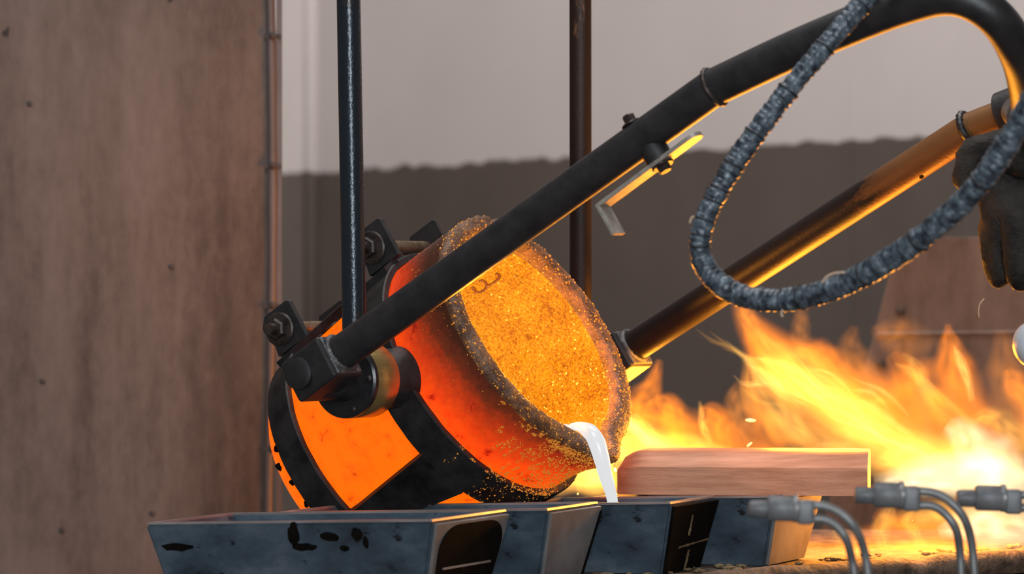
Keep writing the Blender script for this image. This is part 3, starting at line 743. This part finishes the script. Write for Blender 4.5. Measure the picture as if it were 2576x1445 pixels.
# ================================================================ taped hose
hpx = [(2420, -170, 4.30), (2310, -110, 4.28), (2230, -45, 4.27), (2165, 15, 4.26), (2090, 100, 4.25), (2010, 195, 4.25), (1935, 290, 4.25), (1873, 375, 4.25), (1822, 455, 4.25), (1780, 535, 4.25), (1761, 605, 4.25), (1770, 662, 4.25), (1808, 712, 4.24), (1868, 745, 4.23), (1950, 756, 4.20), (2040, 744, 4.17), (2130, 712, 4.14), (2220, 664, 4.11), (2310, 604, 4.08), (2400, 530, 4.05), (2470, 455, 4.02), (2530, 368, 4.0), (2580, 285, 3.98), (2640, 170, 3.96), (2700, 20, 3.95)]
hcp = catmull([pix(*q) for q in hpx], 40)
ho = thing('taped_hose', 'blue-grey tape-wrapped hose hanging in a loop in front of the handles', 'hose', hcp[440])
o0 = Vector(hcp[440]); pts = [p - o0 for p in hcp]; random.seed(5)
rads = []; s_acc = 0; nxt = 0; ph0 = 0; ph1 = .008; base = 1.0
for i, p in enumerate(pts):
    if i: s_acc += (p - pts[i - 1]).length
    if s_acc > ph1: ph0 = ph1; ph1 = ph0 + random.uniform(.005, .012); base = random.uniform(.95, 1.06)
    f = (s_acc - ph0) / (ph1 - ph0); rads.append((.0112 + .0022 * i / len(pts)) * (base - .10 * f ** 3 + (-.10 if f < .12 else 0)))
bm = bmesh.new(); sweep(bm, pts, rads, 18, fn=lambda i, a: 1 + .05 * noise.noise(Vector((i * .12, math.cos(a) * 1.2, math.sin(a) * 1.2)))); obj('hose_wrap', bm, 'hose', ho, True)
for i in (120, 168, 214, 262, 300, 330, 345, 370, 392, 410, 590, 660, 720, 800):  # dark raised rings paint the shade in the grooves of the wrap
    i = min(i, len(pts) - 4); bm = bmesh.new(); sweep(bm, [pts[i - 1], pts[i], pts[i + 1]], [rads[i] * 1.07, rads[i] * 1.10, rads[i] * 1.07], 18); obj('groove_shade_ring', bm, 'hose_gap', ho, True)
def strand(px, d, r=.0012):
    bm = bmesh.new(); sweep(bm, catmull([pix(a, b, d) - o0 for a, b in px], 6), r, 6); obj('loose_thread', bm, 'fibre', ho, True)
strand([(2068, 712), (2082, 695), (2110, 686), (2150, 690), (2180, 700)], 4.13)
strand([(1968, 780), (1966, 792), (1970, 797)], 4.18)
strand([(2276, 612), (2282, 603), (2295, 606)], 4.09)
strand([(1735, 562), (1740, 548), (1748, 545)], 4.25)

# ================================================================ gloved hand at the right
GD = 4.72
hand = thing('person', 'person reaching in with a dark leather work glove hanging beside the handle', 'person', pix(2560, 700, GD))
h0 = Vector(hand.location)
def g(px, py, dd=0): return pix(px, py, GD + dd) - h0
def skin(name, chains, mat, sub=2):
    me = bpy.data.meshes.new(name); vs = []; es = []; rs = []; idx = {}
    for ch in chains:
        prev = None
        for (key, p, r) in ch:
            if key is not None and key in idx: cur = idx[key]
            else:
                cur = len(vs); vs.append(p); rs.append(r)
                if key is not None: idx[key] = cur
            if prev is not None: es.append((prev, cur))
            prev = cur
    me.from_pydata(vs, es, []); o = link(name, me, mat, hand, False)
    m = o.modifiers.new('s', 'SKIN'); m.use_smooth_shade = True
    for i, sv_ in enumerate(me.skin_vertices[0].data): sv_.radius = (rs[i], rs[i]); sv_.use_root = (i == 0)
    if sub: mm = o.modifiers.new('d', 'SUBSURF'); mm.levels = sub; mm.render_levels = sub
    return o
gl = None
tx = bpy.data.textures.new('glove_creases', 'CLOUDS'); tx.noise_scale = .022
palm = [('w', g(2690, 330, -.02), .040), ('p', g(2600, 400), .048), ('k', g(2560, 500, .01), .045)]
gl = skin('glove', [palm,
    [('p', g(2600, 400), .05), (None, g(2520, 385, -.01), .030), (None, g(2440, 375, -.015), .022), (None, g(2428, 430, -.02), .0185), (None, g(2430, 490, -.022), .013)],
    [('k', g(2560, 500), .045), (None, g(2510, 560, -.01), .024), (None, g(2500, 640, -.014), .020), (None, g(2520, 722, -.015), .013)],
    [('k', g(2560, 500), .045), (None, g(2566, 580, -.035), .023), (None, g(2560, 660, -.040), .0195), (None, g(2572, 738, -.038), .0125)],
    [('k', g(2560, 500), .045), (None, g(2620, 580, -.03), .023), (None, g(2618, 660, -.035), .019), (None, g(2622, 725, -.033), .012)],
    [('k', g(2560, 500), .045), (None, g(2670, 560, -.015), .021), (None, g(2672, 630, -.02), .017), (None, g(2674, 690, -.02), .011)]], 'glove')
dm = gl.modifiers.new('creases', 'DISPLACE'); dm.texture = tx; dm.strength = .012; dm.mid_level = .5
bm = bmesh.new(); sweep(bm, catmull([g(2476, 752), g(2466, 764), g(2462, 782), g(2464, 800)], 5), .0009, 6); obj('loose_thread', bm, 'fibre', hand, True)
def wp(x, y, z): return Vector((x, y, z)) - h0
slv = catmull([g(2625, 362, -.02), g(2700, 335, -.02), wp(.85, 4.67, 1.335), wp(1.01, 4.67, 1.30)], 8)
bm = bmesh.new(); sweep(bm, slv, [.050 + .0008 * i for i in range(len(slv))], 28, fn=lambda i, a: 1 + .10 * noise.noise(Vector((i * .5, math.cos(a) * 2, math.sin(a) * 2)))); obj('sleeve', bm, 'sleeve', hand, True)
# the rest of the person stands beyond the frame, in a hooded foundry coat
skin('coat', [[('pel', wp(1.27, 4.95, .98), .15), ('wai', wp(1.27, 4.95, 1.12), .14), ('che', wp(1.26, 4.95, 1.33), .155), ('nec', wp(1.25, 4.95, 1.50), .075), ('hed', wp(1.23, 4.95, 1.63), .105), (None, wp(1.23, 4.95, 1.75), .08)],
    [('che', None, 0), (None, wp(1.25, 4.78, 1.44), .075), (None, wp(1.14, 4.70, 1.36), .064), (None, wp(1.00, 4.67, 1.30), .058), (None, wp(.93, 4.67, 1.315), .05)],
    [('che', None, 0), (None, wp(1.25, 5.13, 1.44), .075), (None, wp(1.25, 5.19, 1.24), .062), (None, wp(1.16, 5.18, 1.06), .050)],
    [('pel', None, 0), (None, wp(1.27, 4.86, .86), .095), (None, wp(1.26, 4.85, .50), .068), (None, wp(1.28, 4.85, .12), .052)],
    [('pel', None, 0), (None, wp(1.27, 5.04, .86), .095), (None, wp(1.26, 5.06, .50), .068), (None, wp(1.28, 5.06, .12), .052)]], 'sleeve')
for yy in (4.85, 5.06):
    bm = bmesh.new(); sweep(bm, catmull([wp(1.32, yy, .05), wp(1.27, yy, .055), wp(1.18, yy, .045), wp(1.08, yy, .035)], 5), [.045] * 6 + [.048] * 5 + [.046, .044, .042, .038, .025], 16); obj('boot', bm, 'glove', hand, True)
bm = bmesh.new(); box(bm, wp(1.135, 4.95, 1.655), (.012, .15, .085), None, .005, 2); obj('visor', bm, 'hub_black', hand)
hnd = wp(1.10, 5.175, 1.0)
skin('glove', [[('a', wp(1.16, 5.18, 1.06), .042), ('b', hnd, .040)]] + [[('b', None, 0), (None, hnd + Vector((-.03, d_ * .022, -.06)), .013), (None, hnd + Vector((-.02, d_ * .022, -.10 + .01 * abs(d_ - .5))), .011)] for d_ in (-1.5, -.5, .5, 1.5)] + [[('b', None, 0), (None, hnd + Vector((-.05, -.04, -.02)), .014), (None, hnd + Vector((-.06, -.045, -.06)), .011)]], 'glove')

# white enamelled knob entering at the right
kn = thing('enamel_knob', 'pale enamelled round knob on a stem below the gloved hand', 'knob', pix(2640, 868, 4.5))
bm = bmesh.new(); lathe(bm, [(-.014, 0), (-.014, .022), (-.010, .0265), (0, .028), (.010, .0265), (.014, .022), (.016, 0)], pix(2610, 866, 4.5) - Vector(kn.location), Vector((.35, -1, .1)), 40); smooth_angle(obj('knob_disc', bm, 'white_enamel', kn), 60)
bm = bmesh.new(); sweep(bm, [pix(2612, 866, 4.51) - Vector(kn.location), pix(2700, 880, 4.6) - Vector(kn.location), Vector((.10, .1, -.85))], .007, 12); obj('stem', bm, 'scale_steel', kn, True)

# ================================================================ burner couplings with twin tubes
def coupling(dx, dy, d, tubes, label):
    o = thing('burner_coupling', label, 'pipe fitting', pix(1990 + dx, 1285 + dy, d), 'burner couplings in front of the table')
    c0_ = Vector(o.location); k = d / F
    def q(x, y, dd=0): return pix(x + dx, y + dy, d + dd) - c0_
    ax_ = Vector((1, 0, -.03)).normalized()
    bm = bmesh.new(); lathe(bm, [(0, 0), (0, 17 * k), (6 * k, 21 * k), (40 * k, 22 * k), (48 * k, 19 * k), (56 * k, 19 * k)], q(1884, 1280), ax_, 28); smooth_angle(obj('nozzle_tip', bm, 'coupling', o), 40)
    bm = bmesh.new(); lathe(bm, [(0, 0), (0, 27 * k), (7 * k, 32 * k), (62 * k, 32 * k), (66 * k, 30 * k), (66 * k, 0)], q(1930, 1279), ax_, 36); smooth_angle(obj('coupling_body', bm, 'coupling', o), 40)
    bm = bmesh.new(); lathe(bm, [(0, 0), (0, 33 * k), (4 * k, 35 * k), (12 * k, 35 * k), (14 * k, 31 * k), (14 * k, 0)], q(1994, 1280), ax_, 36); smooth_angle(obj('lock_ring', bm, 'tube_grey', o), 40)
    bm = bmesh.new(); box(bm, q(2026, 1289), (44 * k, 40 * k, 62 * k), None, 9 * k, 3); smooth_angle(obj('twin_socket', bm, 'coupling', o), 40)
    for tp in tubes:
        pts_ = [q(x, y, .02 * (i > 3)) for i, (x, y) in enumerate(tp)]
        last = pts_[-1]; pts_ = catmull(pts_, 10) + [Vector((last.x + .004, last.y, -c0_.z))]
        bm = bmesh.new(); sweep(bm, pts_, 11.0 * k, 16); obj('gas_tube', bm, 'tube_grey', o, True)
TA = [[(2040, 1270), (2080, 1276), (2120, 1296), (2155, 1335), (2175, 1390), (2184, 1450)], [(2040, 1306), (2075, 1308), (2105, 1325), (2130, 1360), (2142, 1405), (2150, 1450)]]
TB = [[(2040, 1270), (2085, 1276), (2125, 1298), (2160, 1340), (2178, 1400), (2186, 1490)], [(2040, 1306), (2080, 1308), (2112, 1328), (2138, 1365), (2148, 1415), (2152, 1490)]]
TC = [[(2040, 1272), (2100, 1272), (2180, 1280), (2240, 1320), (2265, 1400), (2275, 1480)], [(2040, 1304), (2100, 1306), (2160, 1318), (2210, 1350), (2232, 1410), (2240, 1480)]]
coupling(0, 0, 3.92, TA, 'grey burner coupling with two tubes curving down, in front of the dark blue mould')
coupling(266, -34, 4.05, TB, 'grey burner coupling with twin bent tubes, pointing at the copper slab end')
coupling(522, -26, 4.12, TC, 'grey burner coupling backed by the white-hot flame, its tubes running level')

# ================================================================ flames: real volumes of glowing gas
FM = {'h': flame_mat('flame_pale', (1.0, .56, .13), 16.0), 'o': flame_mat('flame_orange', (1.0, .235, .003), 7.0), 'y': flame_mat('flame_yellow', (1.0, .45, .060), 8.6), 'f': flame_mat('flame_faint', (1.0, .30, .03), 2.6),
      'w': flame_mat('flame_white', (1.0, .78, .46), 11.0), 'g': flame_mat('flame_glow_gas', (1.0, .50, .06), 3.0)}
def tongue(par, px, wd_, d, D, mat, seed=0, n=10):
    """soft lens-shaped tongue along a path; its depth thins out towards the sides and the tip"""
    if n == 10: wd_ = [v * 1.18 for v in wd_]; D *= 1.35
    o0_ = Vector(par.location); P3 = catmull([Vector((a, b, 0)) for a, b in px], n); m = len(P3); U_ = 14; front = []; back = []
    for i, p in enumerate(P3):
        f = i / (m - 1); dd = (P3[min(i + 1, m - 1)] - P3[max(i - 1, 0)]).normalized(); nn = Vector((-dd.y, dd.x, 0))
        k = f * (len(wd_) - 1); j = min(int(k), len(wd_) - 2); wv = wd_[j] + (wd_[j + 1] - wd_[j]) * (k - j)
        wv *= 1 + .30 * noise.noise(Vector((f * 5, seed * 3.1, 0)))
        env = math.sin(math.pi * min(1, max(0, .10 + .90 * f if False else (f * .94 + .03)))) ** .8
        fr = []; bk = []
        for u in range(U_ + 1):
            t = -1 + 2 * u / U_; off = .16 * noise.noise(Vector((f * 6, t * 1.2, seed * 7.7)))
            q2 = p + nn * wv * (t + off * (1 - abs(t)) + .10 * noise.noise(Vector((f * 4, 9, seed))))
            th = D * env * (1 - t * t) ** 1.6 * (.75 + .55 * noise.noise(Vector((f * 7, t * 3.0, seed * 1.9)))) + .00015
            fr.append(pix(q2.x, q2.y, d - th) - o0_); bk.append(pix(q2.x, q2.y, d + th) - o0_)
        front.append(fr); back.append(bk)
    vs = [v for r_ in front for v in r_] + [v for r_ in back for v in r_]; nb = m * (U_ + 1); fs = []
    ix = lambda i, u, b: (nb if b else 0) + i * (U_ + 1) + u
    for i in range(m - 1):
        for u in range(U_): fs.append((ix(i, u, 0), ix(i, u + 1, 0), ix(i + 1, u + 1, 0), ix(i + 1, u, 0))); fs.append((ix(i, u, 1), ix(i + 1, u, 1), ix(i + 1, u + 1, 1), ix(i, u + 1, 1)))
        fs.append((ix(i, 0, 0), ix(i + 1, 0, 0), ix(i + 1, 0, 1), ix(i, 0, 1))); fs.append((ix(i, U_, 0), ix(i, U_, 1), ix(i + 1, U_, 1), ix(i + 1, U_, 0)))
    for u in range(U_): fs.append((ix(0, u, 0), ix(0, u, 1), ix(0, u + 1, 1), ix(0, u + 1, 0))); fs.append((ix(m - 1, u, 0), ix(m - 1, u + 1, 0), ix(m - 1, u + 1, 1), ix(m - 1, u, 1)))
    me = bpy.data.meshes.new('flame_tongue'); me.from_pydata(vs, [], fs); me.update()
    link('flame_tongue', me, FM[mat], par, True)
f1 = thing('flame', 'big orange and yellow flame sweeping left above the copper slab', 'flame', pix(2350, 1250, 5.45))
f2 = thing('flame', 'low yellow flame behind the crucible lip and the rounded slab end', 'flame', pix(1700, 1160, 5.4))
f3 = thing('flame', 'white-hot flame core at the burner behind the couplings', 'flame', pix(2450, 1250, 5.35))
f4 = thing('flame', 'swirling amber flame on the table right of the moulds', 'flame', pix(2300, 1395, 5.25))
R1 = [
 ([(2140, 1150), (2040, 1110), (1960, 1050), (1905, 980), (1880, 900)], [26, 50, 56, 44, 14], 5.45, .035, 'y'),
 ([(2520, 1200), (2330, 1150), (2180, 1095), (2060, 1020), (1960, 960), (1890, 930)], [40, 62, 70, 58, 40, 12], 5.48, .040, 'y'),
 ([(2240, 1080), (2120, 1000), (2020, 930), (1950, 890), (1900, 830)], [44, 56, 50, 36, 12], 5.47, .040, 'y'),
 ([(2560, 1190), (2400, 1120), (2230, 1060), (2080, 990), (1960, 900), (1890, 820), (1856, 760)], [60, 95, 110, 100, 75, 45, 20], 5.50, .070, 'o'),
 ([(2420, 1180), (2260, 1110), (2120, 1040), (2000, 960), (1915, 925), (1870, 900)], [50, 60, 60, 45, 32, 12], 5.44, .035, 'y'),
 ([(2300, 1130), (2180, 1060), (2070, 960), (1990, 930), (1900, 880)], [30, 34, 30, 24, 8], 5.40, .024, 'y'),
 ([(2020, 1020), (1950, 960), (1915, 900), (1900, 850), (1880, 800)], [30, 46, 42, 34, 14], 5.46, .040, 'o'),
 ([(2060, 1130), (1980, 1120), (1920, 1060), (1890, 980), (1885, 900)], [40, 50, 44, 30, 10], 5.52, .035, 'o'),
 ([(2200, 1150), (2060, 1110), (1990, 1060), (1960, 1000)], [26, 30, 26, 10], 5.42, .020, 'y'),
 ([(2160, 1000), (2100, 930), (2050, 890), (2000, 880)], [30, 44, 38, 12], 5.54, .040, 'o'),
 ([(2030, 900), (2015, 850), (2015, 800), (2022, 755)], [18, 26, 22, 8], 5.58, .05, 'f'),
 ([(1900, 860), (1885, 810), (1870, 775), (1850, 740)], [22, 28, 24, 8], 5.56, .06, 'f'),
 ([(2480, 1130), (2430, 1010), (2400, 920), (2388, 860), (2384, 815)], [60, 62, 48, 30, 8], 5.52, .050, 'o'),
 ([(2446, 1010), (2432, 950), (2412, 900), (2400, 870)], [10, 14, 11, 4], 5.46, .022, 'h'),
 ([(2470, 1100), (2350, 1010), (2290, 950), (2240, 890)], [60, 80, 62, 16], 5.54, .045, 'o'),
 ([(2380, 1060), (2330, 980), (2300, 920), (2270, 890)], [18, 24, 20, 6], 5.48, .026, 'y'),
 ([(2460, 1080), (2330, 970), (2280, 930), (2250, 915)], [10, 16, 12, 4], 5.46, .024, 'y'),
 ([(2600, 1150), (2560, 1030), (2530, 930), (2520, 830)], [60, 70, 55, 20], 5.56, .060, 'f'),
 ([(2620, 1120), (2590, 1030), (2550, 960), (2530, 930)], [40, 46, 36, 10], 5.50, .040, 'o'),
 ([(2230, 1020), (2170, 940), (2140, 880), (2150, 820)], [40, 50, 40, 12], 5.58, .050, 'f'),
 ([(2330, 900), (2280, 860), (2230, 840), (2190, 830)], [50, 55, 40, 10], 5.60, .050, 'f'),
 ([(2440, 1160), (2300, 1120), (2200, 1100), (2090, 1085)], [24, 36, 32, 8], 5.38, .030, 'y'),
 ([(2300, 1170), (2180, 1150), (2090, 1130), (2010, 1135)], [24, 30, 22, 6], 5.40, .028, 'y'),
]
for i, a in enumerate(R1): tongue(f1, a[0], a[1], a[2], a[3] * (1.5 if a[4] == 'o' else 1.1), a[4], seed=i)
random.seed(33)
for i in range(38):                                        # fine streaks following the sweep
    s_ = random.random(); x0 = 2330 - 380 * s_ + random.uniform(-60, 60); y0 = 1120 - 170 * s_ + random.uniform(-70, 60)
    ln2 = random.uniform(80, 190); sl_ = random.uniform(.42, .85); wv = random.uniform(4, 13)
    pp = [(x0 - ln2 * k / 4, y0 - ln2 * sl_ * k / 4 + 14 * math.sin(k * 1.1 + i)) for k in range(5)]
    tongue(f1, pp, [wv * .5, wv, wv * 1.1, wv * .8, 2], 5.36 + random.uniform(0, .1), .016, random.choice('yyyhh'), seed=40 + i, n=6)
L1 = [
 ([(1900, 1168), (1760, 1150), (1640, 1140), (1520, 1120), (1490, 1080)], [24, 36, 46, 40, 14], 5.41, .045, 'y'),
 ([(1600, 1180), (1540, 1150), (1500, 1200), (1430, 1215), (1380, 1238)], [30, 44, 44, 30, 12], 5.40, .050, 'y'),
 ([(1640, 1120), (1600, 1080), (1570, 1040), (1560, 980)], [10, 16, 13, 5], 5.37, .03, 'h'),
 ([(1960, 1165), (1820, 1120), (1700, 1100), (1600, 1060), (1560, 1000)], [50, 70, 75, 70, 20], 5.45, .060, 'o'),
 ([(1860, 1160), (1740, 1140), (1620, 1120), (1520, 1090)], [30, 46, 60, 40], 5.40, .050, 'y'),
 ([(1600, 1090), (1615, 1020), (1640, 970), (1660, 905)], [40, 44, 30, 8], 5.44, .040, 'o'),
 ([(1720, 1120), (1700, 1060), (1680, 1020), (1650, 1000)], [40, 46, 34, 10], 5.46, .040, 'o'),
 ([(1830, 1140), (1810, 1080), (1790, 1040), (1760, 1030)], [36, 44, 34, 10], 5.46, .040, 'o'),
 ([(1560, 1120), (1545, 1060), (1550, 1000), (1570, 950)], [50, 48, 36, 14], 5.42, .040, 'y'),
 ([(1620, 1225), (1540, 1215), (1450, 1190), (1390, 1225)], [20, 40, 42, 14], 5.38, .050, 'y'),
 ([(1560, 1210), (1500, 1170), (1440, 1160), (1400, 1170)], [40, 46, 30, 10], 5.42, .045, 'y'),
 ([(1790, 1120), (1770, 1080), (1765, 1050), (1760, 1010)], [8, 12, 10, 4], 5.40, .03, 'y'),
 ([(1880, 1120), (1870, 1060), (1850, 1010), (1860, 960)], [30, 40, 30, 10], 5.52, .050, 'f'),
 ([(1700, 1150), (1650, 1110), (1610, 1060), (1590, 1040)], [14, 20, 14, 5], 5.38, .03, 'y'),
]
for i, a in enumerate(L1): tongue(f2, a[0], a[1], a[2], a[3] * 1.75, a[4], seed=70 + i)
W1 = [
 ([(2480, 1210), (2380, 1185), (2280, 1170), (2190, 1190)], [46, 60, 58, 26], 5.37, .045, 'y'),
 ([(2420, 1235), (2330, 1222), (2260, 1215), (2205, 1230)], [22, 30, 26, 12], 5.33, .035, 'w'),
 ([(2576, 1260), (2500, 1180), (2440, 1110), (2380, 1070)], [75, 78, 60, 24], 5.34, .050, 'w'),
 ([(2640, 1240), (2480, 1200), (2330, 1195), (2200, 1215)], [80, 70, 52, 20], 5.36, .045, 'w'),
 ([(2620, 1180), (2440, 1160), (2300, 1150), (2180, 1180)], [70, 70, 60, 20], 5.40, .045, 'y'),
 ([(2640, 1330), (2540, 1330), (2440, 1320), (2360, 1340)], [70, 66, 50, 16], 5.32, .050, 'w'),
 ([(2600, 1140), (2540, 1080), (2490, 1050), (2440, 1060)], [36, 40, 30, 10], 5.42, .040, 'y'),
]
for i, a in enumerate(W1): tongue(f3, *a, seed=90 + i)
S1 = [
 ([(2620, 1350), (2480, 1345), (2330, 1340), (2200, 1355), (2110, 1375)], [50, 56, 52, 40, 14], 5.30, .040, 'o'),
 ([(2640, 1300), (2520, 1300), (2400, 1290), (2300, 1300), (2230, 1330)], [40, 50, 46, 34, 10], 5.30, .034, 'y'),
 ([(2500, 1370), (2380, 1350), (2270, 1330), (2200, 1290)], [40, 52, 50, 20], 5.22, .045, 'o'),
 ([(2520, 1385), (2380, 1380), (2240, 1378), (2110, 1392)], [16, 20, 20, 8], 5.18, .035, 'y'),
 ([(2230, 1390), (2215, 1340), (2235, 1290), (2250, 1250)], [16, 26, 22, 10], 5.20, .030, 'y'),
 ([(2180, 1390), (2130, 1370), (2110, 1350), (2096, 1330)], [26, 30, 22, 6], 5.20, .040, 'g'),
 ([(2430, 1360), (2400, 1310), (2350, 1290), (2300, 1310)], [24, 28, 22, 8], 5.24, .030, 'y'),
 ([(2330, 1390), (2300, 1340), (2280, 1310), (2300, 1280)], [12, 16, 14, 5], 5.19, .025, 'y'),
]
for i, a in enumerate(S1): tongue(f4, *a, seed=110 + i)
flame_light(pix(2430, 1120, 5.28), 15, .09)
flame_light(pix(2080, 1030, 5.24), 15, .08)
flame_light(pix(1640, 1110, 5.40), 7, .06)

flame_light(RIM - N * .05 - E_ * .035, 5.0, .03)          # glow of the melt in the crucible

# embers
for px, py, d, rr, tilt_, lab in ((1888, 1058, 5.2, .0024, 4, 'larger level ember flying high above the copper slab'), (1885, 1119, 5.2, .0015, -40, 'tiny slanted ember just above the copper slab')):
    bm = bmesh.new(); bmesh.ops.create_icosphere(bm, subdivisions=2, radius=rr)
    for v in bm.verts: v.co.x *= 3.0
    o = obj('ember', bm, 'ember', None, True); o.location = pix(px, py, d); o.rotation_euler = (0, R(tilt_), 0); tag(o, lab, 'ember', 'embers above the slab')
